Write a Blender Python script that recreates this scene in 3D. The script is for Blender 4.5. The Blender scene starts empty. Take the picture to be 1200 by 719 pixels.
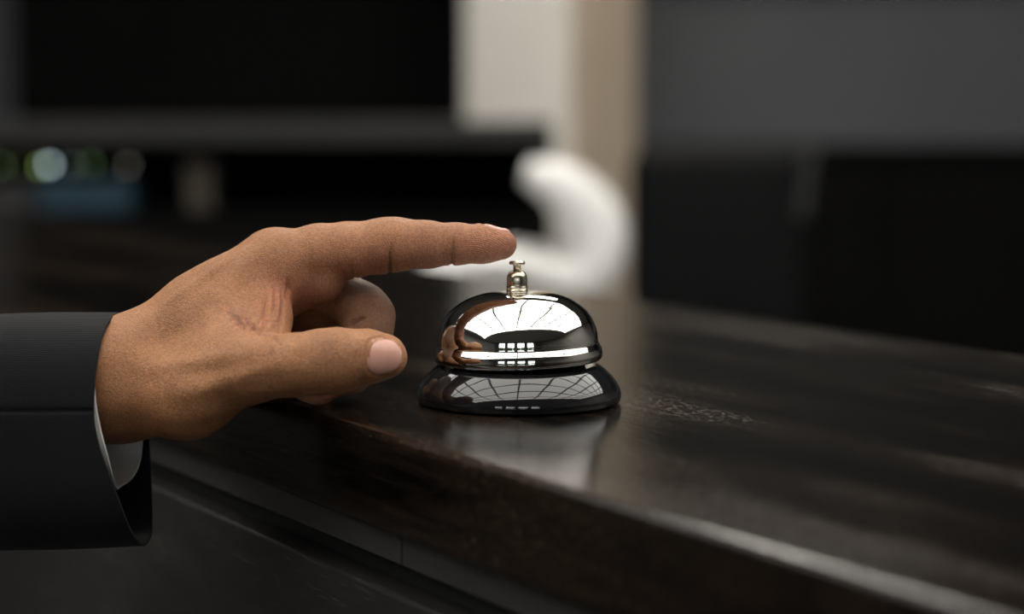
import bpy, bmesh, math, random
import numpy as np
from mathutils import Vector, Matrix
random.seed(7)
rng = np.random.default_rng(7)
S = bpy.context.scene
COL = S.collection

# ------------------------------------------------------------------ camera
TOP = 1.10                       # height of the counter top
CAM_H = 1.2233
FPX = 2400.0                     # 72 mm lens on a 36 mm wide frame of 1200 px
PITCH = math.atan((359.5 - 127.0) / FPX)
cam_d = bpy.data.cameras.new('camera')
cam = bpy.data.objects.new('camera', cam_d); COL.objects.link(cam)
cam.location = (0, 0, CAM_H)
cam.rotation_euler = (math.pi / 2 - PITCH, 0, 0)
cam_d.sensor_width = 36.0; cam_d.lens = 72.0
cam_d.clip_start = 0.02; cam_d.clip_end = 200
cam_d.dof.use_dof = True
cam_d.dof.focus_distance = 0.838
cam_d.dof.aperture_fstop = 4.3
S.camera = cam

# ------------------------------------------------------------------ sky and exposure
S.view_settings.view_transform = 'Standard'
S.view_settings.look = 'None'
S.view_settings.gamma = 1.0
S.view_settings.exposure = 0.0
S.view_settings.use_curve_mapping = False
w = bpy.data.worlds.new('sky'); S.world = w; w.use_nodes = True
wn = w.node_tree; wn.nodes.clear()
wo = wn.nodes.new('ShaderNodeOutputWorld'); bg = wn.nodes.new('ShaderNodeBackground')
bg.inputs['Color'].default_value = (0.93, 0.97, 1.0, 1); bg.inputs['Strength'].default_value = 4.0
wn.links.new(bg.outputs[0], wo.inputs[0])
SKYLIGHT = 3.4                   # brightness of the frosted ceiling panes
BACK_FILL = 15.0                  # brightness of the light panel added over the staff area

# ------------------------------------------------------------------ helpers
def ray(px, py):
    u = (359.5 - py) / FPX
    c, s = math.cos(PITCH), math.sin(PITCH)
    return np.array([(px - 600.0) / FPX, c + u * s, -s + u * c])
def at(px, py, Y):               # world point seen at a pixel, at world depth Y
    r = ray(px, py); r = r * (Y / r[1])
    return Vector((r[0], r[1], r[2] + CAM_H))
FOC = 0.857
def H(px, py, d=0.0):            # hand space: pixel and millimetres beyond the bell's distance
    return ray(px, py) * (FOC + d / 1000.0) + np.array([0, 0, CAM_H])
def RP(r, d=0.0):                # a radius in pixels at that distance, in metres
    return r * (FOC + d / 1000.0) / FPX

def mat(name, color=(.5, .5, .5), rough=.5, metal=0., spec=.5, emit=None, strength=0., coat=0., **kw):
    m = bpy.data.materials.new(name); m.use_nodes = True
    b = m.node_tree.nodes['Principled BSDF']
    b.inputs['Base Color'].default_value = (*color, 1)
    b.inputs['Roughness'].default_value = rough
    b.inputs['Metallic'].default_value = metal
    b.inputs['Specular IOR Level'].default_value = spec
    b.inputs['Coat Weight'].default_value = coat
    if emit:
        b.inputs['Emission Color'].default_value = (*emit, 1); b.inputs['Emission Strength'].default_value = strength
    for k, v in kw.items(): b.inputs[k].default_value = v
    return m
def nd(m, t, **props):
    n = m.node_tree.nodes.new(t)
    for k, v in props.items(): setattr(n, k, v)
    return n
def lk(m, a, b): m.node_tree.links.new(a, b)
def bsdf(m): return m.node_tree.nodes['Principled BSDF']

def noise_mat(name, c1, c2, scale, rough=.6, detail=4, bump=0., stretch=(1, 1, 1), spec=.5, bump_dist=.001):
    m = mat(name, c1, rough, spec=spec)
    tc = nd(m, 'ShaderNodeTexCoord'); mp = nd(m, 'ShaderNodeMapping'); mp.inputs['Scale'].default_value = stretch
    lk(m, tc.outputs['Object'], mp.inputs[0])
    n = nd(m, 'ShaderNodeTexNoise'); n.inputs['Scale'].default_value = scale; n.inputs['Detail'].default_value = detail
    lk(m, mp.outputs[0], n.inputs['Vector'])
    r = nd(m, 'ShaderNodeValToRGB'); r.color_ramp.elements[0].position = .3; r.color_ramp.elements[1].position = .7
    r.color_ramp.elements[0].color = (*c1, 1); r.color_ramp.elements[1].color = (*c2, 1)
    lk(m, n.outputs[0], r.inputs[0]); lk(m, r.outputs[0], bsdf(m).inputs['Base Color'])
    if bump:
        b = nd(m, 'ShaderNodeBump'); b.inputs['Strength'].default_value = bump; b.inputs['Distance'].default_value = bump_dist
        lk(m, n.outputs[0], b.inputs['Height']); lk(m, b.outputs[0], bsdf(m).inputs['Normal'])
    return m

def tag(o, label=None, cat=None, group=None, kind=None):
    if label: o['label'] = label
    if cat: o['category'] = cat
    if group: o['group'] = group
    if kind: o['kind'] = kind
    return o
def empty(name, loc=(0, 0, 0), rz=0.):
    o = bpy.data.objects.new(name, None); COL.objects.link(o); o.location = loc; o.rotation_euler = (0, 0, rz)
    o.empty_display_size = .05
    return o
def link(name, me, m, parent=None, smooth=False):
    o = bpy.data.objects.new(name, me); COL.objects.link(o)
    if m: me.materials.append(m)
    if parent: o.parent = parent
    if smooth:
        me.polygons.foreach_set('use_smooth', [True] * len(me.polygons))
    return o
def bm_obj(name, bm, m, parent=None, smooth=False):
    bmesh.ops.recalc_face_normals(bm, faces=bm.faces[:])
    me = bpy.data.meshes.new(name); bm.to_mesh(me); bm.free()
    return link(name, me, m, parent, smooth)
def pydata(name, v, f, m, parent=None, smooth=True):
    me = bpy.data.meshes.new(name); me.from_pydata([tuple(map(float, p)) for p in v], [], f); me.update()
    bm = bmesh.new(); bm.from_mesh(me); bmesh.ops.recalc_face_normals(bm, faces=bm.faces[:]); bm.to_mesh(me); bm.free()
    return link(name, me, m, parent, smooth)
def add_box(bm, x0, x1, y0, y1, z0, z1, bevel=0., seg=2):
    r = bmesh.ops.create_cube(bm, size=1.0)
    vs = r['verts']
    for v in vs:
        v.co = Vector((x0 + (v.co.x + .5) * (x1 - x0), y0 + (v.co.y + .5) * (y1 - y0), z0 + (v.co.z + .5) * (z1 - z0)))
    if bevel:
        es = list({e for v in vs for e in v.link_edges})
        bmesh.ops.bevel(bm, geom=es, offset=bevel, segments=seg, affect='EDGES', profile=.5)
def box(name, x0, x1, y0, y1, z0, z1, m, parent=None, bevel=0., seg=2):
    bm = bmesh.new(); add_box(bm, x0, x1, y0, y1, z0, z1, bevel, seg)
    o = bm_obj(name, bm, m, parent, smooth=False)
    if bevel:
        try:
            o.data.shade_smooth() if False else None
        except Exception: pass
    return o
def lathe(name, prof, m, parent=None, seg=128, smooth=True):
    v, f = [], []
    n = len(prof)
    for r, z in prof:
        if r <= 1e-9:
            v.append((0, 0, z)); continue
        for k in range(seg):
            a = 2 * math.pi * k / seg; v.append((r * math.cos(a), r * math.sin(a), z))
    idx, p = [], 0
    for r, z in prof:
        if r <= 1e-9: idx.append((p,)); p += 1
        else: idx.append(tuple(range(p, p + seg))); p += seg
    for a, b in zip(idx, idx[1:]):
        for k in range(seg):
            k2 = (k + 1) % seg
            if len(a) == 1 and len(b) == 1: continue
            if len(a) == 1: f.append((a[0], b[k], b[k2]))
            elif len(b) == 1: f.append((a[k], b[0], a[k2]))
            else: f.append((a[k], b[k], b[k2], a[k2]))
    return pydata(name, v, f, m, parent, smooth)
def spline(pts, n):              # Catmull-Rom through 2-D/3-D points
    P = np.array(pts, float); Q = np.vstack([2 * P[0] - P[1], P, 2 * P[-1] - P[-2]])
    out = []
    for i in range(len(P) - 1):
        for t in np.linspace(0, 1, n, endpoint=False):
            a, b, c, d = Q[i], Q[i + 1], Q[i + 2], Q[i + 3]
            out.append(.5 * (2 * b + (c - a) * t + (2 * a - 5 * b + 4 * c - d) * t * t + (3 * b - a - 3 * c + d) * t ** 3))
    out.append(P[-1]); return np.array(out)

# ------------------------------------------------------------------ materials
def wood_mat(name, dark, light, rough, along='X', bump=.35, coat=0., spec=.5, pore=3, pscale=(260., 900.)):
    m = mat(name, dark, rough, coat=coat, spec=spec)
    tc = nd(m, 'ShaderNodeTexCoord')
    mp = nd(m, 'ShaderNodeMapping'); mp.inputs['Scale'].default_value = (4.5, 48.0, 48.0)
    lk(m, tc.outputs['Object'], mp.inputs[0])
    n = nd(m, 'ShaderNodeTexNoise'); n.inputs['Scale'].default_value = 5.0; n.inputs['Detail'].default_value = 7; n.inputs['Roughness'].default_value = .62; n.inputs['Distortion'].default_value = .5
    lk(m, mp.outputs[0], n.inputs['Vector'])
    # broad worn patches
    mp2 = nd(m, 'ShaderNodeMapping'); mp2.inputs['Scale'].default_value = (2.0, 11.0, 11.0); lk(m, tc.outputs['Object'], mp2.inputs[0])
    n2 = nd(m, 'ShaderNodeTexNoise'); n2.inputs['Scale'].default_value = 2.2; n2.inputs['Detail'].default_value = 3; lk(m, mp2.outputs[0], n2.inputs['Vector'])
    mul = nd(m, 'ShaderNodeMath', operation='MULTIPLY'); lk(m, n.outputs[0], mul.inputs[0]); lk(m, n2.outputs[0], mul.inputs[1])
    r = nd(m, 'ShaderNodeValToRGB'); r.color_ramp.elements[0].position = .20; r.color_ramp.elements[1].position = .42
    r.color_ramp.elements[0].color = (*dark, 1); r.color_ramp.elements[1].color = (*light, 1)
    lk(m, mul.outputs[0], r.inputs[0])
    # open pores: short dashes along the grain
    mp3 = nd(m, 'ShaderNodeMapping'); mp3.inputs['Scale'].default_value = (pscale[0], pscale[1], pscale[1]); lk(m, tc.outputs['Object'], mp3.inputs[0])
    vo = nd(m, 'ShaderNodeTexNoise'); vo.inputs['Scale'].default_value = 1.0; vo.inputs['Detail'].default_value = 2; lk(m, mp3.outputs[0], vo.inputs['Vector'])
    pr = nd(m, 'ShaderNodeMapRange'); pr.inputs[1].default_value = .58; pr.inputs[2].default_value = .72; lk(m, vo.outputs[0], pr.inputs[0])
    pm = nd(m, 'ShaderNodeMath', operation='MULTIPLY'); lk(m, pr.outputs[0], pm.inputs[0])
    pr2 = nd(m, 'ShaderNodeMapRange'); pr2.inputs[1].default_value = .48; pr2.inputs[2].default_value = .66; lk(m, n2.outputs[0], pr2.inputs[0]); lk(m, pr2.outputs[0], pm.inputs[1])
    mx = nd(m, 'ShaderNodeMixRGB'); mx.inputs[2].default_value = (light[0] * pore, light[1] * pore, light[2] * pore, 1)
    mxf = nd(m, 'ShaderNodeMath', operation='MULTIPLY'); mxf.inputs[1].default_value = .8; lk(m, pm.outputs[0], mxf.inputs[0])
    lk(m, mxf.outputs[0], mx.inputs[0]); lk(m, r.outputs[0], mx.inputs[1]); lk(m, mx.outputs[0], bsdf(m).inputs['Base Color'])
    rr = nd(m, 'ShaderNodeMapRange'); rr.inputs[3].default_value = rough * .8; rr.inputs[4].default_value = rough * 1.25; lk(m, n2.outputs[0], rr.inputs[0]); lk(m, rr.outputs[0], bsdf(m).inputs['Roughness'])
    hs = nd(m, 'ShaderNodeMath', operation='ADD'); lk(m, n.outputs[0], hs.inputs[0]); lk(m, pm.outputs[0], hs.inputs[1])
    b = nd(m, 'ShaderNodeBump'); b.inputs['Strength'].default_value = bump; b.inputs['Distance'].default_value = .00012
    lk(m, hs.outputs[0], b.inputs['Height']); lk(m, b.outputs[0], bsdf(m).inputs['Normal'])
    return m
M_top = wood_mat('stained_wood_top', (.0024, .0020, .0018), (.0175, .0112, .0074), .14, bump=.9, spec=.15, pore=4)
M_front = wood_mat('stained_wood_front', (.011, .0102, .0097), (.021, .0198, .0185), .42, bump=1.0, pore=4, pscale=(70., 700.))
M_strip = wood_mat('stained_wood_strip', (.022, .0205, .0195), (.030, .0285, .027), .40, bump=.7, pore=2, pscale=(70., 700.))
M_groove = mat('groove_black', (.003, .003, .003), .7)
M_chrome = mat('bell_chrome', (.80, .78, .755), .035, 1.0)
M_nickel = noise_mat('worn_nickel', (.66, .60, .48), (.42, .37, .29), 900, rough=.2, bump=.12, bump_dist=.0002)
bsdf(M_nickel).inputs['Metallic'].default_value = 1.0
M_enamel = mat('black_enamel', (.008, .008, .009), .06, coat=.6, **{'Coat Roughness': .02})
M_dark = mat('dark_metal', (.01, .01, .01), .4, .6)

# suit cloth
M_cloth = mat('suit_wool', (.006, .006, .007), .85, spec=.12, **{'Sheen Weight': .03, 'Sheen Roughness': .5})
_tc = nd(M_cloth, 'ShaderNodeTexCoord')
_w1 = nd(M_cloth, 'ShaderNodeTexWave'); _w1.inputs['Scale'].default_value = 520; _w1.inputs['Distortion'].default_value = .6; _w1.bands_direction = 'DIAGONAL'
_w2 = nd(M_cloth, 'ShaderNodeTexWave'); _w2.inputs['Scale'].default_value = 430; _w2.inputs['Distortion'].default_value = .6; _w2.bands_direction = 'Z'
lk(M_cloth, _tc.outputs['Object'], _w1.inputs['Vector']); lk(M_cloth, _tc.outputs['Object'], _w2.inputs['Vector'])
_ad = nd(M_cloth, 'ShaderNodeMath', operation='ADD'); lk(M_cloth, _w1.outputs['Fac'], _ad.inputs[0]); lk(M_cloth, _w2.outputs['Fac'], _ad.inputs[1])
_bp = nd(M_cloth, 'ShaderNodeBump'); _bp.inputs['Strength'].default_value = .5; _bp.inputs['Distance'].default_value = .0003
lk(M_cloth, _ad.outputs[0], _bp.inputs['Height']); lk(M_cloth, _bp.outputs[0], bsdf(M_cloth).inputs['Normal'])
_rp = nd(M_cloth, 'ShaderNodeValToRGB'); _rp.color_ramp.elements[0].color = (.0045, .0047, .0054, 1); _rp.color_ramp.elements[1].color = (.0105, .011, .0122, 1)
_hf = nd(M_cloth, 'ShaderNodeMath', operation='MULTIPLY'); _hf.inputs[1].default_value = .5
lk(M_cloth, _ad.outputs[0], _hf.inputs[0]); lk(M_cloth, _hf.outputs[0], _rp.inputs[0]); lk(M_cloth, _rp.outputs[0], bsdf(M_cloth).inputs['Base Color'])
M_shirt = noise_mat('shirt_cotton', (.58, .56, .53), (.64, .62, .59), 700, rough=.8, bump=.3, bump_dist=.0003)

# skin
M_skin = mat('skin', (.36, .18, .09), .45, spec=.42, **{'Subsurface Weight': .16, 'Subsurface Scale': .0022})
bsdf(M_skin).inputs['Subsurface Radius'].default_value = (1.0, .34, .16)
def build_skin(m):
    at_ = nd(m, 'ShaderNodeAttribute'); at_.attribute_name = 'tone'
    sp = nd(m, 'ShaderNodeSeparateColor'); lk(m, at_.outputs['Color'], sp.inputs[0])
    tc = nd(m, 'ShaderNodeTexCoord')
    n1 = nd(m, 'ShaderNodeTexNoise'); n1.inputs['Scale'].default_value = 70; n1.inputs['Detail'].default_value = 5; lk(m, tc.outputs['Object'], n1.inputs['Vector'])
    n2 = nd(m, 'ShaderNodeTexNoise'); n2.inputs['Scale'].default_value = 900; n2.inputs['Detail'].default_value = 3; lk(m, tc.outputs['Object'], n2.inputs['Vector'])
    base = nd(m, 'ShaderNodeValToRGB'); base.color_ramp.elements[0].position = .32; base.color_ramp.elements[1].position = .68
    base.color_ramp.elements[0].color = (.285, .118, .044, 1); base.color_ramp.elements[1].color = (.375, .168, .068, 1)
    lk(m, n1.outputs[0], base.inputs[0])
    def mix(prev, fac, col, amt):
        x = nd(m, 'ShaderNodeMixRGB'); x.inputs[2].default_value = (*col, 1)
        f = nd(m, 'ShaderNodeMath', operation='MULTIPLY'); f.inputs[1].default_value = amt
        lk(m, fac, f.inputs[0]); lk(m, f.outputs[0], x.inputs[0]); lk(m, prev, x.inputs[1]); return x.outputs[0]
    c = mix(base.outputs[0], sp.outputs[0], (.42, .145, .090), .75)      # reddish folds and pads
    c = mix(c, sp.outputs[1], (.52, .255, .175), .8)                     # paler palm side
    c = mix(c, sp.outputs[2], (.155, .070, .038), .8)                    # darker knuckles, creases and web hollow
    fr = nd(m, 'ShaderNodeMapRange'); fr.inputs[1].default_value = .35; fr.inputs[2].default_value = .65; fr.inputs[3].default_value = .80; fr.inputs[4].default_value = 1.16
    lk(m, n2.outputs[0], fr.inputs[0])
    mu = nd(m, 'ShaderNodeMixRGB', blend_type='MULTIPLY'); mu.inputs[0].default_value = 1
    lk(m, c, mu.inputs[1]); lk(m, fr.outputs[0], mu.inputs[2])
    lk(m, mu.outputs[0], bsdf(m).inputs['Base Color'])
    vo = nd(m, 'ShaderNodeTexVoronoi', feature='DISTANCE_TO_EDGE'); vo.inputs['Scale'].default_value = 1300; lk(m, tc.outputs['Object'], vo.inputs['Vector'])
    vr = nd(m, 'ShaderNodeMapRange'); vr.inputs[1].default_value = 0; vr.inputs[2].default_value = .18; lk(m, vo.outputs['Distance'], vr.inputs[0])
    vo2 = nd(m, 'ShaderNodeTexVoronoi', feature='DISTANCE_TO_EDGE'); vo2.inputs['Scale'].default_value = 620; lk(m, tc.outputs['Object'], vo2.inputs['Vector'])
    vr2 = nd(m, 'ShaderNodeMapRange'); vr2.inputs[1].default_value = 0; vr2.inputs[2].default_value = .10; lk(m, vo2.outputs['Distance'], vr2.inputs[0])
    a1 = nd(m, 'ShaderNodeMath', operation='MULTIPLY_ADD'); a1.inputs[1].default_value = .9; lk(m, vr2.outputs[0], a1.inputs[0]); lk(m, vr.outputs[0], a1.inputs[2])
    a2 = nd(m, 'ShaderNodeMath', operation='MULTIPLY_ADD'); a2.inputs[1].default_value = 1.2; lk(m, n2.outputs[0], a2.inputs[0]); lk(m, a1.outputs[0], a2.inputs[2])
    b = nd(m, 'ShaderNodeBump'); b.inputs['Strength'].default_value = .7; b.inputs['Distance'].default_value = .00026
    ra = nd(m, 'ShaderNodeAttribute'); ra.attribute_name = 'ridge'
    rs = nd(m, 'ShaderNodeSeparateColor'); lk(m, ra.outputs['Color'], rs.inputs[0])
    fq = nd(m, 'ShaderNodeMath', operation='MULTIPLY'); fq.inputs[1].default_value = 10 * 2 * math.pi / 1.0; lk(m, rs.outputs[0], fq.inputs[0])
    sn = nd(m, 'ShaderNodeMath', operation='SINE'); lk(m, fq.outputs[0], sn.inputs[0])
    sm_ = nd(m, 'ShaderNodeMath', operation='MULTIPLY'); lk(m, sn.outputs[0], sm_.inputs[0]); lk(m, rs.outputs[1], sm_.inputs[1])
    a3 = nd(m, 'ShaderNodeMath', operation='MULTIPLY_ADD'); a3.inputs[1].default_value = .6; lk(m, sm_.outputs[0], a3.inputs[0]); lk(m, a2.outputs[0], a3.inputs[2])
    lk(m, a3.outputs[0], b.inputs['Height']); lk(m, b.outputs[0], bsdf(m).inputs['Normal'])
build_skin(M_skin)
M_nail = mat('fingernail', (.56, .30, .235), .25, spec=.5, **{'Subsurface Weight': .15, 'Subsurface Scale': .001})

# background
M_wall_d = noise_mat('wall_slate_paint', (.075, .082, .088), (.095, .101, .107), 1.2, rough=.6)
M_wall_f = noise_mat('wall_front_paint', (.22, .21, .195), (.25, .24, .22), 1.5, rough=.8)
M_floor = noise_mat('floor_dark', (.02, .018, .017), (.03, .027, .025), 3, rough=.4)
M_ceil = noise_mat('ceiling_paint', (.36, .35, .33), (.40, .39, .37), 2, rough=.8)
M_black = noise_mat('black_laminate', (.0022, .0021, .0021), (.0032, .003, .0029), 4, rough=.8, spec=.08)
M_bcount = noise_mat('dark_ledge', (.0095, .0088, .0077), (.013, .012, .0103), 4, rough=.5)
M_leather = mat('black_leather', (.004, .004, .0043), .7, spec=.12)
M_frame = mat('muntin_grey', (.05, .05, .05), .5)
M_skyl = mat('frosted_pane', (.8, .8, .8), .5, emit=(1.0, .965, .90), strength=SKYLIGHT)
M_fill = mat('lamp_diffuser', (.8, .8, .8), .5, emit=(1.0, .95, .87), strength=BACK_FILL)
M_white = noise_mat('white_moulded', (.72, .71, .69), (.78, .77, .75), 3, rough=.45)
M_col_a = noise_mat('pillar_plaster', (.76, .73, .67), (.82, .79, .73), 3, rough=.8)
M_col_shade = noise_mat('pillar_tan', (.50, .41, .31), (.56, .46, .35), 3, rough=.7)

# ------------------------------------------------------------------ room shell
CEIL = 3.4
X0, X1, Y0, Y1 = -5.5, 5.5, -8.0, 7.6
def wallq(name, x0, x1, y0, y1, z0, z1, m):
    return tag(box(name, x0, x1, y0, y1, z0, z1, m), kind='structure')
wallq('floor', X0, X1, Y0, Y1, -.1, 0, M_floor)
M_pave = noise_mat('pale_paving', (.30, .29, .27), (.38, .37, .34), 2, rough=.8)
wallq('ground_outside', -14, 14, -22, Y0 - .13, -.12, -.02, M_pave)
wallq('ceiling', X0, X1, Y0, Y1, CEIL, CEIL + .1, M_ceil)
wallq('wall_back', X0, X1, Y1, Y1 + .1, 0, CEIL, M_wall_d)
wallq('trim_1', .45, X1, Y1 - .12, Y1 - .0005, 1.70, CEIL - .0005, mat('bulkhead_dark', (.012, .012, .0125), .8))  # dark panel added above the view to darken the countertop's reflection
wallq('wall_left', X0 - .1, X0, Y0, Y1, 0, CEIL, M_wall_f)
wallq('wall_right', X1, X1 + .1, Y0, Y1, 0, CEIL, M_wall_f)
# front wall, far behind the camera, with three window openings
WINS = [(-4.6, -3.0), (-2.4, -.8), (-.2, 1.4), (2.0, 3.6)]; WZ = (.3, 2.9)
bm = bmesh.new(); xs = X0
for a, b in WINS:
    add_box(bm, xs, a, Y0 - .12, Y0, 0, CEIL); add_box(bm, a, b, Y0 - .12, Y0, 0, WZ[0]); add_box(bm, a, b, Y0 - .12, Y0, WZ[1], CEIL); xs = b
add_box(bm, xs, X1, Y0 - .12, Y0, 0, CEIL)
tag(bm_obj('wall_front', bm, M_wall_f), kind='structure')
M_glass = mat('window_glass', (1, 1, 1), .0, **{'Transmission Weight': 1.0, 'IOR': 1.02})
for i, (a, b) in enumerate(WINS):
    t = tag(empty('window_%d' % (i + 1), ((a + b) / 2, Y0 - .06, WZ[0])), kind='structure')
    hw, hh = (b - a) / 2, WZ[1] - WZ[0]
    bm = bmesh.new()
    add_box(bm, -hw, -hw + .07, -.05, .05, 0, hh); add_box(bm, hw - .07, hw, -.05, .05, 0, hh)
    add_box(bm, -hw + .07, hw - .07, -.05, .05, 0, .07); add_box(bm, -hw + .07, hw - .07, -.05, .05, hh - .07, hh)
    bm_obj('window_frame', bm, M_frame, t)
    for k in (1, 2):
        box('mullion', -hw + .07 + (2 * hw - .14) * k / 3 - .025, -hw + .07 + (2 * hw - .14) * k / 3 + .025, -.03, .03, .07, hh - .07, M_frame, t)
    for k in range(3):
        p0 = -hw + .07 + (2 * hw - .14) * k / 3 + (.025 if k else 0); p1 = -hw + .07 + (2 * hw - .14) * (k + 1) / 3 - (.025 if k < 2 else 0)
        box('pane', p0, p1, -.004, .004, .07, hh - .07, M_glass, t)
M_leaf = noise_mat('leaf_green', (.03, .10, .015), (.10, .26, .05), 9, rough=.6)
bm = bmesh.new()
for k in range(5):
    r_ = bmesh.ops.create_icosphere(bm, subdivisions=4, radius=1.0)
    for v in r_['verts']:
        n_ = .12 * math.sin(v.co.x * 13 + k) * math.sin(v.co.y * 11) * math.sin(v.co.z * 12 + k)
        v.co = Vector((v.co.x * 1.25 - 5 + k * 2.3, v.co.y * .7 - 10.5, max(0, v.co.z * (.75 + .12 * (k % 2)) + .75))) * (1 + n_ * .3)
tag(bm_obj('hedge', bm, M_leaf, None, True), 'green hedge outside the front windows, mirrored in the chrome dome', 'hedge', kind='stuff')
# lit frosted ceiling skylight: a skewed grid of panes
sk = tag(empty('window_5', (0, 0, CEIL)), kind='structure')
A, B, C_, D = map(np.array, ([-4.4, -2.6], [5.0, -.3], [5.2, 3.5], [-4.0, 3.3]))
NX, NY = 11, 7
def bil(u, v): return (A * (1 - u) + B * u) * (1 - v) + (D * (1 - u) + C_ * u) * v
for i in range(NX):
    for j in range(NY):
        q = [bil(i / NX, j / NY), bil((i + 1) / NX, j / NY), bil((i + 1) / NX, (j + 1) / NY), bil(i / NX, (j + 1) / NY)]
        v = [(p[0], p[1], -.03) for p in q] + [(p[0], p[1], -.002) for p in q]
        pydata('pane', v, [(3, 2, 1, 0), (4, 5, 6, 7), (0, 1, 5, 4), (1, 2, 6, 5), (2, 3, 7, 6), (3, 0, 4, 7)], M_skyl, sk, False)
def bar(name, p, q, hw, z0, z1, m, parent):
    p, q = np.array(p), np.array(q); d = (q - p) / np.linalg.norm(q - p); n = np.array([-d[1], d[0]]) * hw
    c = [p + n, p - n, q - n, q + n]
    v = [(a[0], a[1], z0) for a in c] + [(a[0], a[1], z1) for a in c]
    return pydata(name, v, [(3, 2, 1, 0), (4, 5, 6, 7), (0, 1, 5, 4), (1, 2, 6, 5), (2, 3, 7, 6), (3, 0, 4, 7)], m, parent, False)
for i in range(NX + 1): bar('muntin', bil(i / NX, 0), bil(i / NX, 1), .028, -.075, -.031, M_frame, sk)
for j in range(NY + 1): bar('muntin', bil(0, j / NY), bil(1, j / NY), .028, -.12, -.076, M_frame, sk)
# unseen light panel over the staff area, added to brighten pillar and stool
lp = tag(empty('ceiling_lamp', (.35, 4.9, CEIL)), 'square frosted lamp panel on the ceiling above the staff area', 'lamp')
box('diffuser', -.55, .55, -.55, .55, -.06, -.01, M_fill, lp)
bm = bmesh.new()
for a in ((-.6, -.55, -.6, .6), (.55, .6, -.6, .6), (-.55, .55, -.6, -.55), (-.55, .55, .55, .6)): add_box(bm, *a, -.08, -.001)
bm_obj('frame', bm, M_frame, lp)

# ------------------------------------------------------------------ counter
CA = math.atan2(.863, -.505) - math.pi         # local +X runs along the counter, away to the left is -X
T = np.array([.505, -.863]); N = np.array([.863, .505])
cbase = np.array([.348 * N[0], .348 * N[1]])   # a point of the front edge line
ANG = math.atan2(T[1], T[0])
LX0, LX1 = -3.2, .75; DEP = .391
ct = empty('countertop', (cbase[0], cbase[1], 0), ANG)
tag(ct, 'thick dark-stained wooden countertop with worn grain under the bell', 'countertop')
SL = .039
o = box('slab', LX0, LX1, 0, DEP, TOP - SL, TOP, M_top, ct, bevel=.0035, seg=3)
cb = empty('counter_base', (cbase[0], cbase[1], 0), ANG)
tag(cb, 'black wood-grained counter front below the dark countertop', 'counter')
JX = None
def local(p): q = np.array([p[0], p[1]]) - cbase; return float(q @ T), float(q @ N)
# joint in the strip under the slab
r_ = ray(470, 640); tt = (.348 + .006) / (r_[0] * N[0] + r_[1] * N[1]); JX = local(r_ * tt)[0]
edges = [LX0 + .02, JX - .9, JX, JX + .62]
edges = [JX - 1.8, JX - .9, JX, LX1 - .01]
for a, b in zip(edges, edges[1:]):
    box('trim_strip', a + .0008, b - .0008, .006, .03, TOP - SL - .0125, TOP - SL - .0002, M_strip, cb, bevel=.0006, seg=1)
box('trim_strip', LX0 + .01, edges[0] - .0008, .006, .03, TOP - SL - .0125, TOP - SL - .0002, M_strip, cb)
box('recess', LX0 + .01, LX1 - .01, .016, .05, TOP - SL - .030, TOP - SL - .0126, M_groove, cb)
PT = TOP - SL - .0225
pe = [LX0 + .01, JX - 1.15, JX + .2, LX1 - .01]
for a, b in zip(pe, pe[1:]):
    box('front_panel', a + .001, b - .001, .001, .0155, .09, PT, M_front, cb, bevel=.0012, seg=2)
box('carcass', LX0 + .012, LX1 - .012, .0515, DEP - .02, .09, TOP - SL - .0003, M_black, cb)
box('plinth', LX0 + .03, LX1 - .03, .06, DEP - .05, 0, .0899, M_black, cb)

# ------------------------------------------------------------------ bell
bp_ = ray(608.5, 471); bp_ = bp_ * ((TOP - CAM_H) / bp_[2])
PX = .000357
bell = empty('reception_bell', (bp_[0], bp_[1], TOP), math.radians(0))
tag(bell, 'chrome reception call bell with black base and push button on the counter', 'bell')
base = spline([(119, 3), (120.5, 9), (119.5, 15), (116.5, 22), (110, 31), (102, 39), (96, 43.5), (91, 45)], 6) * PX
prof = [(0, .0004), (108 * PX, .0004), (112 * PX, .0006)] + [(116 * PX, .001 * 0.8)] + [tuple(p) for p in base] + [(86 * PX, 45.2 * PX), (80 * PX, 43 * PX), (0, 43 * PX)]
lathe('base', prof, M_enamel, bell)
lathe('inner_ring', [(0, 43.2 * PX), (78 * PX, 43.2 * PX), (78 * PX, 56 * PX), (70 * PX, 60 * PX), (0, 60 * PX)], M_dark, bell, 64)
dome_out = spline([(96, 50), (98.6, 52.5), (99.4, 57), (98.6, 63), (96.4, 67.5), (94.6, 71), (94.2, 77), (92.8, 85), (88.6, 96.5), (81.5, 107), (71, 116), (58, 123.5), (40, 129), (20, 131.6), (0, 132)], 8) * PX
dome_in = [(max(0, r - .0011), z - (.0011 if z > .03 else 0)) for r, z in dome_out[::-1]]
dome_in[-1] = (94.5 * PX, 50 * PX)
tilt = (math.radians(-0.0), math.radians(-1.2), 0)
dm = lathe('dome', [tuple(p) for p in dome_out] + [tuple((max(0, a), b)) for a, b in dome_in], M_chrome, bell, 160)
dm.rotation_euler = tilt
nut = [(0, 130), (11.6, 130), (12.6, 131.2), (12.8, 133), (11.6, 134), (11.6, 134.4), (12.7, 135.4), (12.8, 137.4), (11.6, 138.4), (11.8, 139), (12.1, 141), (12.0, 147), (11.4, 150.5), (9.6, 153.8), (7, 155.6), (4.6, 156.2), (0, 156.3)]
NX_ = -2.6 * PX
n_ = lathe('cap_nut', [(r * PX, z * PX) for r, z in nut], M_nickel, bell, 64); n_.location = (NX_, 0, 0)
pl = [(0, 156), (4.5, 156), (4.5, 162.6), (5.4, 163.2), (8.8, 163.4), (9.4, 164.2), (9.3, 166), (8.2, 167.0), (4, 167.5), (0, 167.7)]
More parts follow.
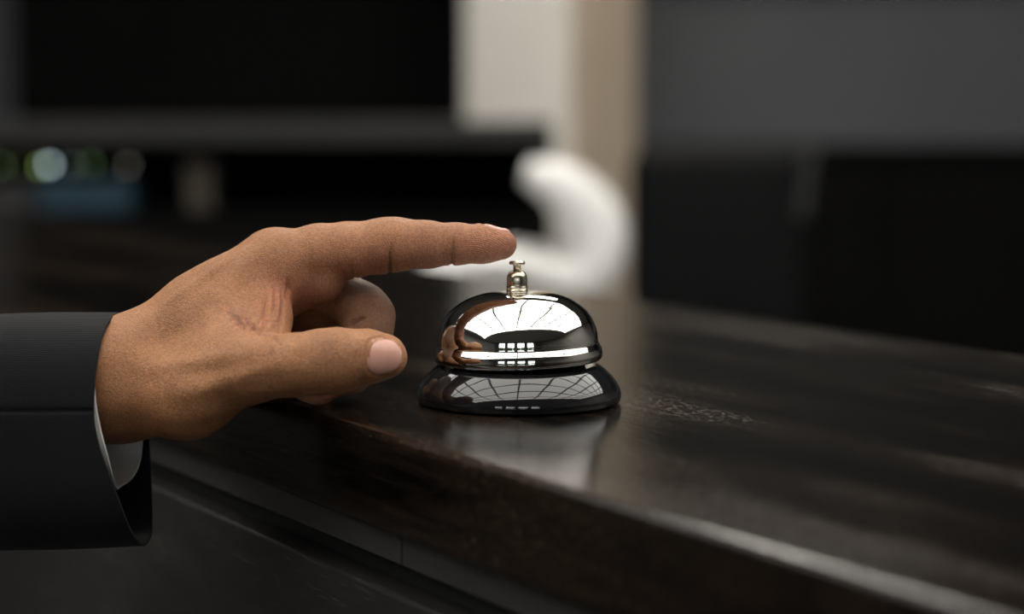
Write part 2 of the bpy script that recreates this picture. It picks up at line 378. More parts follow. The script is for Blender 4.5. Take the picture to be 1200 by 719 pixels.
b_ = lathe('button', [(r * PX, z * PX) for r, z in pl], M_nickel, bell, 64); b_.location = (NX_, 0, 0)

# ------------------------------------------------------------------ the hand: one implicit surface
class Cap:
    def __init__(s, a, b):
        s.a = H(*a[:3]); s.b = H(*b[:3]); s.ra = RP(a[3], a[2]); s.rb = RP(b[3], b[2])
        s.ab = s.b - s.a; s.l2 = float(s.ab @ s.ab) + 1e-12
    def __call__(s, P):
        q = P - s.a.astype(P.dtype)
        t = np.clip(q @ s.ab.astype(P.dtype) / s.l2, 0, 1)
        q = q - t[:, None] * s.ab.astype(P.dtype)
        return np.sqrt((q * q).sum(1)) - (s.ra + (s.rb - s.ra) * t)
def smin(a, b, k):
    h = np.clip(k - np.abs(a - b), 0, None) / k
    return np.minimum(a, b) - h * h * k * .25
def chain(pts): return [Cap(p, q) for p, q in zip(pts, pts[1:])]
WRN, WRF = (128, 445, -23, 58), (128, 447, 0, 57)
palm = (
    chain([(-260, 470, -18, 66), (10, 470, -18, 54), (85, 455, -21, 54), WRN]) + chain([(-260, 470, -4, 66), (10, 470, -2, 54), (85, 455, 0, 54), WRF]) +
    chain([(128, 444, -20, 57), (170, 425, -14, 53), (236, 372, -9, 45), (322, 309, -5, 38)]) +      # index metacarpal
    chain([(128, 443, 0, 58), (170, 426, 8, 52), (236, 372, 14, 44), (318, 308, 17, 37)]) +
    chain([(128, 446, 2, 56), (170, 436, 24, 48), (300, 323, 38, 34)]) +
    chain([(135, 452, 4, 50), (175, 452, 38, 40), (284, 348, 57, 30)]) +
    chain([(150, 462, -18, 44), (220, 462, -32, 44), (288, 433, -43, 37)]) +                           # thumb metacarpal
    chain([(165, 466, 0, 40), (215, 455, 8, 40), (262, 425, 12, 30)]) +                                # thenar / palm fill
    chain([(165, 472, 26, 36), (230, 440, 46, 34), (280, 395, 55, 28)]) +
    chain([(230, 385, -14, 36), (262, 415, -32, 34)]) +
    chain([(270, 350, -9, 36), (286, 402, -30, 28)]) +
    chain([(308, 335, -9, 27), (318, 372, -22, 14), (322, 402, -33, 13)]) +
    chain([(325, 330, 2, 30), (352, 325, 6, 26)]) +
    chain([(240, 405, 12, 30), (300, 365, 24, 26)]) + chain([(300, 345, 20, 26), (285, 370, 48, 24)])
)
index = chain([(322, 309, -5, 37), (372, 297, -3, 33), (408, 293, -2, 32), (450, 287.5, -1, 30.4), (466, 286, -1, 29.6), (500, 286, 0, 26), (534, 285.5, 0, 23), (566, 285.5, 0, 20.5), (588, 285.5, 0, 17.4)])
thumb = chain([(288, 433, -43, 37), (340, 428, -46, 35.5), (378, 424, -47, 37.5), (398, 422, -47, 36), (430, 418, -45, 31), (450, 418, -44, 27)])
middle = chain([(325, 308, 22, 35), (392, 341, 14, 29), (424, 360, 9, 28.5), (433, 370, 7, 28), (432, 388, 4, 27), (420, 424, -4, 24), (412, 436, -7, 23), (372, 453, -13, 19), (358, 454, -14, 16)])
ring = chain([(300, 325, 38, 34), (385, 372, 33, 29), (412, 386, 28, 27), (404, 424, 20, 24), (366, 438, 12, 20), (352, 438, 10, 17)])
pinky = chain([(284, 350, 57, 29), (360, 388, 56, 24), (380, 398, 52, 22), (370, 424, 44, 19), (342, 430, 36, 16), (332, 430, 34, 14)])
pad = chain([(338, 326, -1, 31), (374, 327, -1, 29)]) + chain([(336, 345, 3, 27), (366, 337, 2, 21)])
FING = [pad, index, thumb, middle, ring, pinky]
def group(caps, P, k):
    d = None
    for c in caps:
        e = c(P); d = e if d is None else smin(d, e, k)
    return d
KP, KR = .010, .007
def sdf(P):
    p = group(palm, P, KP)
    out = p
    for f in FING:
        g = group(f, P, .003)
        out = np.minimum(out, smin(p, g, KR)) if f is not pad and f is not index else smin(out, smin(p, g, .005), .004 if f is index else .0008)
    return out
def grad(P, e=.0004):
    g = np.empty_like(P)
    for i in range(3):
        d = np.zeros(3); d[i] = e
        g[:, i] = sdf(P + d) - sdf(P - d)
    return g / (np.linalg.norm(g, axis=1)[:, None] + 1e-12)
def trace(O, D):
    O = np.atleast_2d(O).astype(float); D = np.atleast_2d(D).astype(float); D = D / np.linalg.norm(D, axis=1)[:, None]
    t = np.zeros(len(O))
    for _ in range(90):
        t += np.clip(sdf(O + D * t[:, None]), -.02, .02) * .8
    return O + D * t[:, None]
def onsurf(px, py, d0=-110):     # the point of the hand's surface seen at a pixel
    px = np.atleast_1d(px); py = np.atleast_1d(py)
    O = np.array([H(a, b, d0) for a, b in zip(px, py)]); D = np.array([ray(a, b) for a, b in zip(px, py)])
    return trace(O, D)

def build_hand():
    h = .00085
    lo = np.array([-.300, FOC - .100, TOP - .045]); hi = np.array([.012, FOC + .10, TOP + .092])
    n = np.ceil((hi - lo) / h).astype(int); B = 4; nb = np.ceil(n / B).astype(int); n = nb * B
    g = np.stack(np.meshgrid(*[np.arange(k) for k in nb], indexing='ij'), -1).reshape(-1, 3)
    cen = lo + (g * B + (B - 1) / 2) * h
    dc = sdf(cen.astype(np.float32))
    V = np.where(dc > 0, .02, -.02).astype(np.float32).reshape(nb)
    V = V.repeat(B, 0).repeat(B, 1).repeat(B, 2)
    act = g[np.abs(dc) < B * h * 1.3 + .001]
    off = np.stack(np.meshgrid(*[np.arange(B)] * 3, indexing='ij'), -1).reshape(-1, 3)
    idx = (act[:, None] * B + off[None]).reshape(-1, 3)
    for s in range(0, len(idx), 400000):
        ii = idx[s:s + 400000]; V[ii[:, 0], ii[:, 1], ii[:, 2]] = sdf((lo + ii * h).astype(np.float32))
    # naive surface nets
    ins = V < 0
    c8 = [ins[i:n[0] - 1 + i, j:n[1] - 1 + j, k:n[2] - 1 + k] for i in (0, 1) for j in (0, 1) for k in (0, 1)]
    sm = sum(c.astype(np.int8) for c in c8); cells = np.argwhere((sm > 0) & (sm < 8))
    ids = -np.ones(n - 1, np.int64); ids[cells[:, 0], cells[:, 1], cells[:, 2]] = np.arange(len(cells))
    acc = np.zeros((len(cells), 3)); cnt = np.zeros(len(cells))
    cor = [np.array([i, j, k]) for i in (0, 1) for j in (0, 1) for k in (0, 1)]
    for a in range(8):
        for b in range(a + 1, 8):
            if np.abs(cor[a] - cor[b]).sum() != 1: continue
            pa, pb = cells + cor[a], cells + cor[b]
            va, vb = V[pa[:, 0], pa[:, 1], pa[:, 2]], V[pb[:, 0], pb[:, 1], pb[:, 2]]
            m = (va < 0) != (vb < 0); t = np.where(m, va / np.where(m, va - vb, 1), 0)
            acc += np.where(m[:, None], pa + (pb - pa) * t[:, None], 0); cnt += m
    P = lo + acc / cnt[:, None] * h
    quads = []
    for ax in range(3):
        u, v = (ax + 1) % 3, (ax + 2) % 3
        sl = [slice(1, -1)] * 3; sl[ax] = slice(0, -1); s2 = list(sl); s2[ax] = slice(1, None)
        a, b = ins[tuple(sl)], ins[tuple(s2)]
        e = np.argwhere(a != b); base = e.copy(); base[:, u] += 1; base[:, v] += 1
        flip = a[e[:, 0], e[:, 1], e[:, 2]]
        def cid(du, dv):
            q = base.copy(); q[:, u] -= du; q[:, v] -= dv; return ids[q[:, 0], q[:, 1], q[:, 2]]
        q = np.stack([cid(1, 1), cid(0, 1), cid(0, 0), cid(1, 0)], 1)
        q[~flip] = q[~flip][:, ::-1]; quads.append(q)
    Q = np.concatenate(quads); Q = Q[(Q >= 0).all(1)]
    for _ in range(2):
        d = sdf(P); P = P - grad(P) * np.clip(d, -h, h)[:, None]
    return P, Q
P, Q = build_hand()
Nrm = grad(P)
def seg_dist(P, poly, taper=False):
    best = np.full(len(P), 9.); par = np.zeros(len(P)); n = len(poly) - 1
    for i, (a, b) in enumerate(zip(poly, poly[1:])):
        ab = b - a; t = np.clip((P - a) @ ab / (ab @ ab + 1e-15), 0, 1)
        d = np.linalg.norm(P - a - t[:, None] * ab, axis=1)
        m = d < best; best[m] = d[m]; par[m] = (i + t[m]) / n
    return (best, np.sin(np.pi * np.clip(par * .94 + .03, 0, 1)) ** .6) if taper else best
disp = np.zeros(len(P)); tone = np.zeros((len(P), 3))
def line(pts, depth, width, red=0., dark=0.):      # crease (negative) or ridge (positive) drawn over the near side
    global disp
    q = np.array(pts, float); poly = onsurf(q[:, 0], q[:, 1])
    sd, tp = seg_dist(P, poly, True); e = np.exp(-(sd / width) ** 2) * tp
    disp += depth * e
    if red: tone[:, 0] += red * e
    if dark: tone[:, 2] += dark * tp * np.exp(-(sd / (width * 1.3)) ** 2)
mm = .001
# flexion creases of the index finger, wrapping round the palm side
def ring_crease(px, slope, depth, width, y_top, dark=.5):
    global disp
    a = H(px, 285, 0); ax = H(px + 10, 285 + slope * 10, 0) - a; ax /= np.linalg.norm(ax)
    t = (P - a) @ ax
    lim = H(px, y_top, 0)[2]
    near = (np.abs(t) < .01) & (P[:, 2] > H(px, 330, 0)[2]) & (np.linalg.norm(P - a, axis=1) < .016)
    wgt = 1 / (1 + np.exp((P[:, 2] - lim) / .0012))
    e = np.where(near, np.exp(-(t / width) ** 2) * wgt, 0)
    disp += depth * e; tone[:, 2] += dark * e
ring_crease(461, .12, -1.0 * mm, .75 * mm, 286, .9)
ring_crease(467, .12, -.3 * mm, .5 * mm, 300, .2)
ring_crease(532, .12, -.9 * mm, .7 * mm, 281, .9)
ring_crease(403, -.35, -.9 * mm, .9 * mm, 312, .6)
# pad bulges of the index
for px, py, r, a in ((497, 300, .010, .5), (566, 297, .010, .6), (432, 304, .011, .5)):
    c = H(px, py, 0); disp += a * mm * np.exp(-(np.linalg.norm(P - c, axis=1) / r) ** 4)
# dorsal wrinkles over the knuckle joints
for px, y, s in ((440, 262, .3), (446, 261, .35), (452, 260, .35), (458, 259, .3), (518, 266, .2), (524, 266, .2), (530, 267, .2)):
    line([(px, y), (px + 2, y + 8), (px - 1, y + 14)], -s * .6 * mm, .5 * mm)
# thumb joint creases
for k, px in enumerate((381, 386, 391, 397)):
    line([(px + 1, 400), (px - 2, 412), (px + 1, 426), (px, 438)], -.5 * mm, .6 * mm, .1, .2)
# web between thumb and index
for k, (x0, y0, x1, y1, x2, y2) in enumerate(((331, 334, 332, 356, 327, 390), (324, 332, 322, 360, 319, 392), (313, 342, 309, 366, 311, 389), (336, 326, 338, 338, 336, 352))):
    line([(x0, y0), (x1, y1), (x2, y2)], -1.5 * mm, .8 * mm, .6, .18)
for k in range(9):
    x = 266 + k * 6.0 + rng.uniform(-2, 2); y = 362 + k * 3.0 + rng.uniform(-3, 3)
    line([(x, y), (x + 9, y + 9), (x + 16, y + 20 + rng.uniform(-4, 4))], -1.0 * mm, .6 * mm, .4, .28)
for k in range(6):
    x = 262 + k * 10.0; y = 385 + k * 1.5
    line([(x, y), (x + 9, y - 9), (x + 15, y - 20)], -.65 * mm, .6 * mm, .2, .12)
# tendons, veins and hollows of the back of the hand and thumb
line([(205, 466), (250, 452), (300, 434), (340, 424)], .9 * mm, 3.2 * mm)
line([(215, 437), (255, 432), (300, 426)], -.9 * mm, 3.2 * mm)
line([(175, 430), (215, 424), (262, 415)], .6 * mm, 3.5 * mm)
line([(195, 452), (160, 442), (135, 452)], -.7 * mm, 4.5 * mm)
line([(160, 376), (215, 340), (262, 308), (290, 290)], .5 * mm, 2.0 * mm)
line([(198, 372), (240, 335), (276, 300)], -.4 * mm, 2.2 * mm)
line([(262, 372), (275, 345), (300, 318)], -.5 * mm, 3.5 * mm)
# middle finger: fold at the joint
line([(409, 384), (414, 379), (422, 374), (430, 373)], -1.9 * mm, 1.0 * mm, 0, .9)
line([(402, 372), (398, 378), (396, 384)], .8 * mm, 4 * mm)
for k in range(5):
    x = 428 + 7 * k; line([(x, 345 + 5 * k), (x - 3, 352 + 4 * k)], -.18 * mm, .5 * mm)
# low skin relief
def vnoise(P, scale, seed):
    r = np.random.default_rng(seed); v = np.zeros(len(P))
    for _ in range(10):
        k = r.normal(size=3); k /= np.linalg.norm(k); v += np.sin(P @ k * scale * r.uniform(.6, 1.5) + r.uniform(0, 6.28))
    return v / 10
disp += vnoise(P, 420, 1) * .35 * mm + vnoise(P, 1500, 2) * .10 * mm
# tones: reddish folds and pads, paler palm side, darker knuckles and web hollow
def blob(ch, px, py, d, r, a):
    c = H(px, py, d); tone[:, ch] += a * np.exp(-(np.linalg.norm(P - c, axis=1) / (r * mm)) ** 2)
blob(0, 322, 350, -20, 14, .45); blob(0, 345, 330, -8, 12, .3); blob(0, 290, 378, -35, 12, .25)
blob(0, 590, 290, -6, 10, .75); blob(0, 540, 298, -8, 12, .45); blob(0, 490, 302, -9, 12, .4); blob(0, 425, 306, -10, 14, .35)
blob(0, 455, 420, -60, 10, .4); blob(0, 362, 455, -14, 11, .9); blob(1, 590, 300, 0, 9, .35); blob(1, 362, 462, -14, 9, .5); blob(1, 520, 304, 0, 10, .2)
blob(2, 422, 356, -3, 17, .7); blob(2, 440, 358, 6, 14, .75); blob(2, 452, 385, -2, 11, .6); blob(2, 388, 418, -60, 8, .22); blob(2, 448, 260, -2, 7, .25); blob(2, 282, 372, -34, 5, .4)
blob(2, 408, 400, 26, 16, .4); blob(0, 368, 338, -6, 13, .35); blob(1, 368, 338, -6, 11, .25)
# nails: patches laid on the finger ends, their beds pressed into the skin
def nail(cx, ln, wd, half_l, half_w, nrm):
    """cx centre near the surface; ln, wd unit axes along and across; nrm outward direction"""
    nr, na = 9, 40; v, f = [], []
    R = np.linspace(0, 1, nr)[1:]
    pts = [(0., 0.)]
    for r in R:
        for k in range(na):
            a = 2 * math.pi * k / na; c, s = math.cos(a), math.sin(a); e = 2 / 2.9
            pts.append((r * half_l * math.copysign(abs(c) ** e, c), r * half_w * math.copysign(abs(s) ** e, s)))
    pts = np.array(pts)
    O = cx + pts[:, :1] * ln + pts[:, 1:] * wd + nrm * .012
    X = trace(O, np.tile(-nrm, (len(O), 1))); bad = (np.abs(sdf(X)) > .0006) | (((X - cx) @ nrm) < -.004)
    X[bad] = (O - nrm * .012)[bad]
    for _ in range(6): X[bad] -= (grad(X) * sdf(X)[:, None])[bad]
    G = grad(X)
    rr = np.array([0.] + [r for r in R for _ in range(na)])
    lift = .00042 * (1 - rr ** 8) - .00015 * rr ** 8
    top = X + G * lift[:, None]; bot = X - G * .0007
    m = len(pts); v = np.vstack([top, bot])
    f += [(0, 1 + k, 1 + (k + 1) % na) for k in range(na)] + [(m, m + 1 + (k + 1) % na, m + 1 + k) for k in range(na)]
    for i in range(nr - 2):
        for k in range(na):
            a, b = 1 + i * na + k, 1 + i * na + (k + 1) % na
            f.append((a, a + na, b + na, b)); f.append((m + a, m + b, m + b + na, m + a + na))
    o_ = 1 + (nr - 2) * na
    for k in range(na):
        a, b = o_ + k, o_ + (k + 1) % na; f.append((a, m + a, m + b, b))
    rim = X[o_:o_ + na]
    return v, f, rim
NAILS = []
def unit(v): v = np.array(v, float); return v / np.linalg.norm(v)
def add_nail(c, ln, nrm, hl, hw, lab=None):
    nrm = unit(nrm); ln = np.array(ln, float); ln = unit(ln - nrm * (ln @ nrm)); wd = np.cross(nrm, ln)
    v, f, rim = nail(c, ln, wd, hl, hw, nrm); NAILS.append((v, f))
    global disp
    loop = np.vstack([rim, rim[:1]]); sd = seg_dist(P, loop)
    along = (P - c) @ ln; 
    disp += -.35 * mm * np.exp(-(sd / (.5 * mm)) ** 2) + .30 * mm * np.exp(-((sd - .0014) / (.8 * mm)) ** 2) * (((P - c) @ ln < hl * .5) & (sd < .006))
vx, vy, vz = unit(H(460, 420) - H(450, 420)), np.array([0, -1., 0]), np.array([0, 0, 1.])
add_nail(onsurf(451, 417.5)[0], H(455, 417.3, -44) - H(400, 421, -47), unit([.20, -1.0, .10]), .0076, .0075)
add_nail(H(582, 268, 2), [1, 0, -.02], [.03, .22, 1], .0062, .0050)
for fg, hl, hw in ((middle, .0058, .0055), (ring, .0056, .0054), (pinky, .0046, .0044)):
    a, b = fg[-2].a, fg[-1].b; ax = unit(b - a); pr = unit(fg[-2].a - fg[-4].a)
    dn = unit(pr - ax * (pr @ ax))
    if fg is middle: dn = unit(dn + np.array([0, 1.3, 0])); dn = unit(dn - ax * (dn @ ax))
    add_nail(b - ax * .004 + dn * .006, ax, dn, hl, hw)
P2 = P + Nrm * disp[:, None]
me = bpy.data.meshes.new('person')
me.vertices.add(len(P2)); me.vertices.foreach_set('co', P2.astype(np.float32).ravel())
me.loops.add(Q.size); me.loops.foreach_set('vertex_index', Q.astype(np.int32).ravel())
me.polygons.add(len(Q)); me.polygons.foreach_set('loop_start', np.arange(0, Q.size, 4, dtype=np.int32))
me.update(calc_edges=True)
core = H(552, 318, -12)
ph = np.linalg.norm((P - core) * np.array([1.0, .6, 1.25]), axis=1)
rg = np.stack([ph * 100, np.exp(-(np.linalg.norm(P - H(575, 291, -6), axis=1) / .0105) ** 4), ph * 0, ph * 0 + 1], 1)
cr = me.color_attributes.new('ridge', 'FLOAT_COLOR', 'POINT'); cr.data.foreach_set('color', rg.astype(np.float32).ravel())
ca = me.color_attributes.new('tone', 'FLOAT_COLOR', 'POINT')
ca.data.foreach_set('color', np.hstack([np.clip(tone, 0, 1), np.ones((len(P2), 1))]).astype(np.float32).ravel())
person = link('person', me, M_skin, None, True)
tag(person, 'person in dark suit sleeve, left hand pointing index finger over the bell', 'person')
for v, f in NAILS:
    nl = pydata('fingernail', v, f, M_nail, person)
    nl['label'] = 'smooth pink fingernail'

# ------------------------------------------------------------------ jacket sleeve and shirt cuff
def tube_cloth(name, x_far, ctrl, yc, dc, hh, hd, m, thick, ex=2.6, nphi=360, ns=70, seam=None, wr=0., cap=False):
    ph = np.array([c[0] for c in ctrl], float); xe = np.array([c[1] for c in ctrl], float)
    phx = np.concatenate([ph - 360, ph, ph + 360]); xex = np.tile(xe, 3)
    def edge(p):                  # smooth periodic interpolation
        i = np.clip(np.searchsorted(phx, p, side='right') - 1, 1, len(phx) - 3)
        t = (p - phx[i]) / (phx[i + 1] - phx[i])
        m0 = (xex[i + 1] - xex[i - 1]) / (phx[i + 1] - phx[i - 1]) * (phx[i + 1] - phx[i])
        m1 = (xex[i + 2] - xex[i]) / (phx[i + 2] - phx[i]) * (phx[i + 1] - phx[i])
        return (2 * t**3 - 3 * t**2 + 1) * xex[i] + (t**3 - 2 * t**2 + t) * m0 + (-2 * t**3 + 3 * t**2) * xex[i + 1] + (t**3 - t**2) * m1
    v, f = [], []
    phis = np.linspace(0, 360, nphi, endpoint=False); E = edge(phis)
    for s in range(ns + 1):
        t = 1 - (1 - s / ns) ** 1.6
        for k, p in enumerate(phis):
            x = x_far + (E[k] - x_far) * t
            a = math.radians(p); c, sn = math.cos(a), math.sin(a)
            q = (abs(c) ** ex + abs(sn) ** ex) ** (-1 / ex)
            grow = 1 + .00012 * max(0, 100 - x)
            up, near = c * q * hh * grow, sn * q * hd * grow
            w_ = wr * (math.sin(x * .031 + 1.7 * math.sin(a * 2)) * .5 + math.sin(x * .013 + a * 3) * .6)
            if seam: 
                w_ -= .0009 * math.exp(-((p - seam) / .9) ** 2)
            up += c * w_ ; near += sn * w_
            o = H(x, yc(x), dc)
            v.append((o[0] * (o[1] - near) / o[1], o[1] - near, o[2] + up))
    for s in range(ns):
        for k in range(nphi):
            k2 = (k + 1) % nphi
            f.append((s * nphi + k, s * nphi + k2, (s + 1) * nphi + k2, (s + 1) * nphi + k))
    if cap:
        c0 = len(v); o = H(x_far, yc(x_far), dc); v.append(tuple(o))
        for k in range(nphi): f.append((c0, (k + 1) % nphi, k))
    ob = pydata(name, v, f, m, person)
    md = ob.modifiers.new('thickness', 'SOLIDIFY'); md.thickness = thick; md.offset = -1
    md2 = ob.modifiers.new('edge', 'BEVEL'); md2.width = thick * .4; md2.segments = 2; md2.limit_method = 'ANGLE'
    return ob
# phi: 0 top, 90 towards the camera, 180 bottom, 270 far side
sleeve = tube_cloth('jacket_sleeve', -520, [(0, 137), (18, 131), (38, 121), (60, 112.5), (78, 110.5), (92, 117), (105, 128), (120, 141), (140, 156), (155, 166), (180, 173), (200, 176.5), (225, 177), (255, 175), (285, 170), (320, 156), (345, 143)],
                    lambda x: 502.5 + (132 - x) * .012, -12, .0475, .0410, M_cloth, .0016, ex=2.8, seam=73.5, wr=.0006, cap=True)
cuff = tube_cloth('shirt_cuff', -200, [(0, 118), (40, 112), (75, 112), (95, 117), (120, 127), (150, 135), (178, 141), (200, 154), (225, 165), (270, 167), (310, 145), (340, 124)],
                  lambda x: 476, -14, .0335, .0345, M_shirt, .0011, ex=2.5, nphi=220, ns=30)
cuff['label'] = 'pale shirt cuff showing inside the sleeve'

# ------------------------------------------------------------------ background
# tall black cabinet against the back wall
a, b = at(17, 100, 7.1), at(536, 100, 7.1)
tc_ = tag(empty('tall_cabinet', ((a.x + b.x) / 2, 7.1, 0)), 'tall black cabinet against the back wall, left of the pale pillar', 'cabinet')
hw = (b.x - a.x) / 2
box('carcass', -hw, hw, .022, .45, .0, 2.5, M_black, tc_)
for k in range(3):
    d_ = box('door', -hw + 2 * hw * k / 3 + .003, -hw + 2 * hw * (k + 1) / 3 - .003, 0, .0215, .08, 2.49, M_black, tc_, bevel=.002, seg=1)
# square pillar seen on its corner
pb, pa, pc = at(665, 100, 6.2), at(541, 100, 6.2), at(748, 100, 6.2)
ang = math.radians(34); side = (pb.x - pa.x) / math.cos(ang)
pil = tag(empty('pillar', (pb.x, 6.15, 0)), 'square pale pillar with an off-white face and a tan face', 'pillar')
def pvert(u, v): # u along left face (to the left-back), v along right face
    return (-math.cos(ang) * u + math.sin(ang) * v, math.sin(ang) * u + math.cos(ang) * v)
side2 = (pc.x - pb.x) / math.sin(ang)
def prism(name, pts, z0, z1, m, parent):
    n = len(pts); v = [(p[0], p[1], z0) for p in pts] + [(p[0], p[1], z1) for p in pts]
    f = [tuple(range(n))[::-1], tuple(range(n, 2 * n))] + [(i, (i + 1) % n, n + (i + 1) % n, n + i) for i in range(n)]
    return pydata(name, v, f, m, parent, False)
prism('plaster_core', [pvert(0, .012), pvert(side, .012), pvert(side, side2), pvert(0, side2)], 0, CEIL - .001, M_col_a, pil)
prism('tan_panel', [pvert(-.012, .012), pvert(-.0005, .012), pvert(-.0005, side2), pvert(-.012, side2)], 0, CEIL - .001, M_col_shade, pil)  # shade of the right face put into a tan colour
# back counter with an open shelf
e = at(648, 150, 4.8)
ZT = at(300, 142, 4.8).z; ZS = at(100, 248, 4.8).z
bk = tag(empty('back_counter', (e.x, 4.8, 0)), 'long dark back counter with a grey ledge and an open shelf', 'counter')
LB = 3.4
box('ledge', -LB, 0, -.02, .62, ZT - .05, ZT, M_bcount, bk, bevel=.003)
box('shelf', -LB + .02, -.03, 0, .58, ZS - .03, ZS, M_black, bk)
box('back_panel', -LB + .02, -.03, .58, .6, 0, ZT - .0505, M_black, bk)
for x0, x1 in ((-LB, -LB + .0195), (-.0295, 0)):
    box('side_panel', x0, x1, 0, .58, 0, ZT - .0505, M_black, bk)
for k in range(4):
    w_ = (LB - .06) / 4
    box('door', -LB + .03 + w_ * k + .003, -LB + .03 + w_ * (k + 1) - .003, .0, .02, .08, ZS - .0305, M_black, bk)
# things on the shelf
M_blue = mat('blue_card', (.002, .030, .052), .5); M_beige = mat('beige_card', (.045, .035, .024), .7); M_grey = mat('grey_card', (.02, .02, .021), .6)
def flatbox(name, px0, px1, py0, Y, dep, m, label, cat, lid):
    p, q = at(px0, py0, Y), at(px1, py0, Y); h_ = p.z - ZS
    t = tag(empty(name, ((p.x + q.x) / 2, Y, ZS)), label, cat); hw = (q.x - p.x) / 2
    box('body', -hw + .002, hw - .002, .002, dep - .002, 0, h_ * .68, m, t, bevel=.002)
    box('lid', -hw, hw, 0, dep, h_ * .6801, h_, m, t, bevel=.002)
    return t, h_
_, hb = flatbox('box_file', 44, 154, 213, 4.84, .30, M_blue, 'blue box file lying on the shelf of the back counter', 'box', True)
flatbox('storage_box', -16, 40, 218, 4.84, .25, M_grey, 'small grey box on the shelf, left of the blue box file', 'box', True)
flatbox('carton', 216, 248, 190, 4.86, .12, M_beige, 'upright beige carton on the shelf, right of the blue box file', 'box', True)
# glowing balls on stems, added to imitate blurred glints off glass
p0 = at(100, 205, 4.95)
GL = [(2, 194, (.55, .85, .35), .9), (26, 195, (.6, .65, .3), .3), (48, 195, (.55, .85, .22), 2.4), (58, 193, (.72, .92, 1.0), 6.), (85, 193, (.45, .62, .55), 1.0), (107, 192, (.45, .75, .32), .9), (150, 194, (.85, .78, .62), .9)]
desc = ['dim green lamp on the grey box', 'faint olive lamp on the grey box', 'yellow-green lamp beside the brightest lamp', 'brightest, bluish white lamp', 'grey-teal lamp right of the brightest lamp', 'dull green lamp above the middle of the blue box', 'brownish lamp at the right end of the blue box']
for (px, py, c, s), ds in zip(GL, desc):
    c_ = at(px, py, 4.98); zt = ZS + hb if px > 42 else at(0, 218, 4.84).z
    t = tag(empty('globe_lamp', (c_.x, 4.98, zt)), 'small out-of-focus globe lamp, ' + ds, 'lamp', 'globe lamps on the back shelf')
    mm_ = mat('lamp_glow', (.3, .3, .3), .3, emit=c, strength=s)
    bm = bmesh.new(); bmesh.ops.create_uvsphere(bm, u_segments=16, v_segments=10, radius=.006)
    g_ = bm_obj('globe', bm, mm_, t, True); g_.location = (0, 0, c_.z - zt)
    lathe('stem', [(0, .0), (.009, .0), (.009, .004), (.003, .006), (.003, c_.z - zt - .005), (0, c_.z - zt - .005)], M_dark, t, 16)
# white moulded stool with a curled-over back, seen from the side
YS = 3.75
def sw(px, py): p = at(px, py, YS); return np.array([p.x, p.z])
ctr = at(640, 320, YS)
st = tag(empty('bar_stool', (ctr.x, YS, 0)), 'white moulded bar stool with a curled-over back behind the counter', 'stool')
path = spline([sw(*q) for q in ((492, 318), (540, 308), (600, 306), (655, 320), (684, 322), (699, 294), (697, 264), (678, 234), (648, 212), (616, 201))], 8)
th = np.interp(np.linspace(0, 1, len(path)), [0, .15, .3, .42, .55, .7, .85, 1], [.010, .022, .036, .040, .050, .056, .046, .020])
tg = np.gradient(path, axis=0); tg /= np.linalg.norm(tg, axis=1)[:, None]; nr_ = np.stack([-tg[:, 1], tg[:, 0]], 1)
WD = .17; NS = 16
v, f = [], []
for i in range(len(path)):
    for k in range(NS):
        a = 2 * math.pi * k / NS; c, s = math.cos(a), math.sin(a)
        cc = math.copysign(abs(c) ** .35, c); ss = math.copysign(abs(s) ** .6, s)
        wd_ = WD * (1 - .25 * (i / len(path)) ** 3)
        q = path[i] + nr_[i] * ss * th[i]
        v.append((q[0] - ctr.x, cc * wd_, q[1]))
n_ = len(path)
for i in range(n_ - 1):
    for k in range(NS): f.append((i * NS + k, i * NS + (k + 1) % NS, (i + 1) * NS + (k + 1) % NS, (i + 1) * NS + k))
f += [tuple(range(NS)), tuple(range((n_ - 1) * NS, n_ * NS))]
pydata('seat_shell', v, f, M_white, st)
zs = sw(600, 318)[1] - .02
lathe('pedestal', [(0, .02), (.03, .02), (.028, .1), (.025, zs), (0, zs)], M_chrome, st, 24)
lathe('base', [(0, 0), (.21, 0), (.21, .008), (.05, .02), (0, .0199)], M_chrome, st, 48)
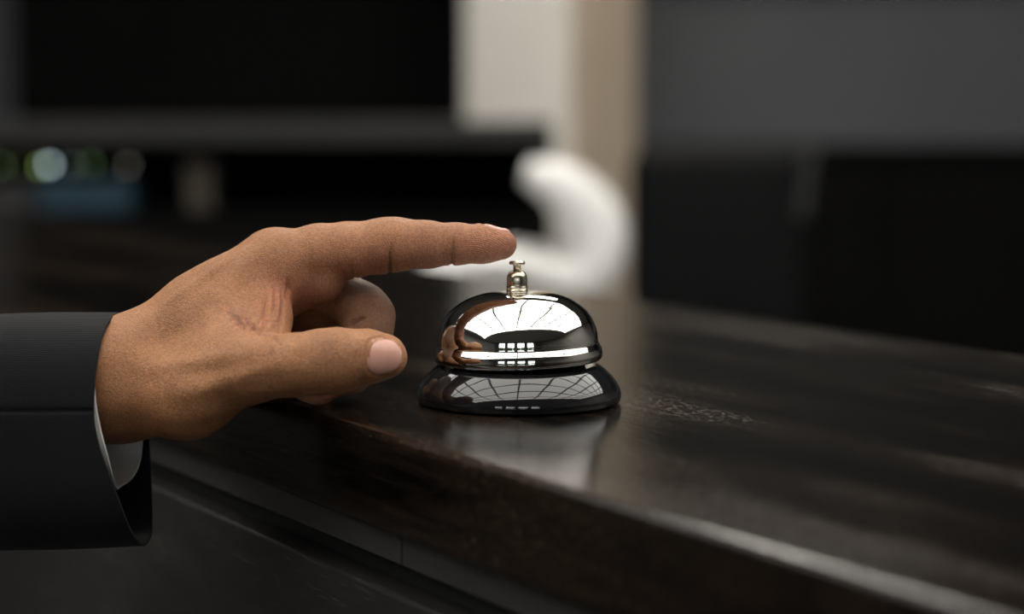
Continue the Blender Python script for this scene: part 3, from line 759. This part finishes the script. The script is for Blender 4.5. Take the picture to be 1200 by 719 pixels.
# low black cabinet on the right, in front of the slate wall
p = at(756, 172, 6.8)
lc = tag(empty('low_cabinet', (p.x, 6.8, 0)), 'long low black cabinet below the slate wall, right of the pillar', 'cabinet')
box('top', 0, 3.2, -.02, .5, p.z - .03, p.z, M_black, lc, bevel=.002)
box('carcass', .01, 3.19, .021, .48, 0, p.z - .0301, M_black, lc)
for k in range(4): box('door', .012 + .795 * k, .012 + .795 * k + .788, 0, .0205, .08, p.z - .035, M_black, lc, bevel=.002, seg=1)
# black office chair back
YC = 4.6
a, b, t_ = at(738, 200, YC), at(948, 200, YC), at(840, 173, YC).z
oc = tag(empty('office_chair', ((a.x + b.x) / 2, YC, 0)), 'black leather office chair with a rounded back, behind the counter', 'chair')
hw = (b.x - a.x) / 2
bm = bmesh.new(); add_box(bm, -hw, hw, -.045, .045, .56, t_, bevel=.04, seg=5); bm_obj('backrest', bm, M_leather, oc, True)
bm = bmesh.new(); add_box(bm, -hw - .03, hw + .03, .05, .50, .44, .54, bevel=.04, seg=4); bm_obj('seat', bm, M_leather, oc, True)
box('back_bracket', -.03, .03, .044, .1, .5, .75, M_dark, oc)
lathe('gas_post', [(0, .06), (.03, .06), (.03, .3), (.02, .3), (.02, .45), (0, .45)], M_dark, oc, 20).location = (0, .27, 0)
for k in range(5):
    a_ = 2 * math.pi * k / 5 + .3
    l = box('leg', 0, .28, -.018, .018, .055, .085, M_dark, oc, bevel=.006); l.location = (0, .27, 0); l.rotation_euler = (0, 0, a_)
    bm = bmesh.new(); bmesh.ops.create_uvsphere(bm, u_segments=12, v_segments=8, radius=.0275)
    c_ = bm_obj('castor', bm, M_dark, oc, True); c_.location = (.26 * math.cos(a_), .27 + .26 * math.sin(a_), .0278)
M_glint = mat('grey_metal_bar', (.024, .024, .023), .5)  # grey bar added in place of a glint along the chair's edge
q0, q1 = at(951, 172, YC - .06), at(939, 256, YC - .06)
sb = box('side_bar', -.011, .011, -.008, .008, 0, (q0 - q1).length, M_glint, oc, bevel=.003)
sb.location = (q1.x - oc.location.x, -.06, q1.z); sb.rotation_euler = (0, math.atan2(q0.x - q1.x, q0.z - q1.z), 0)
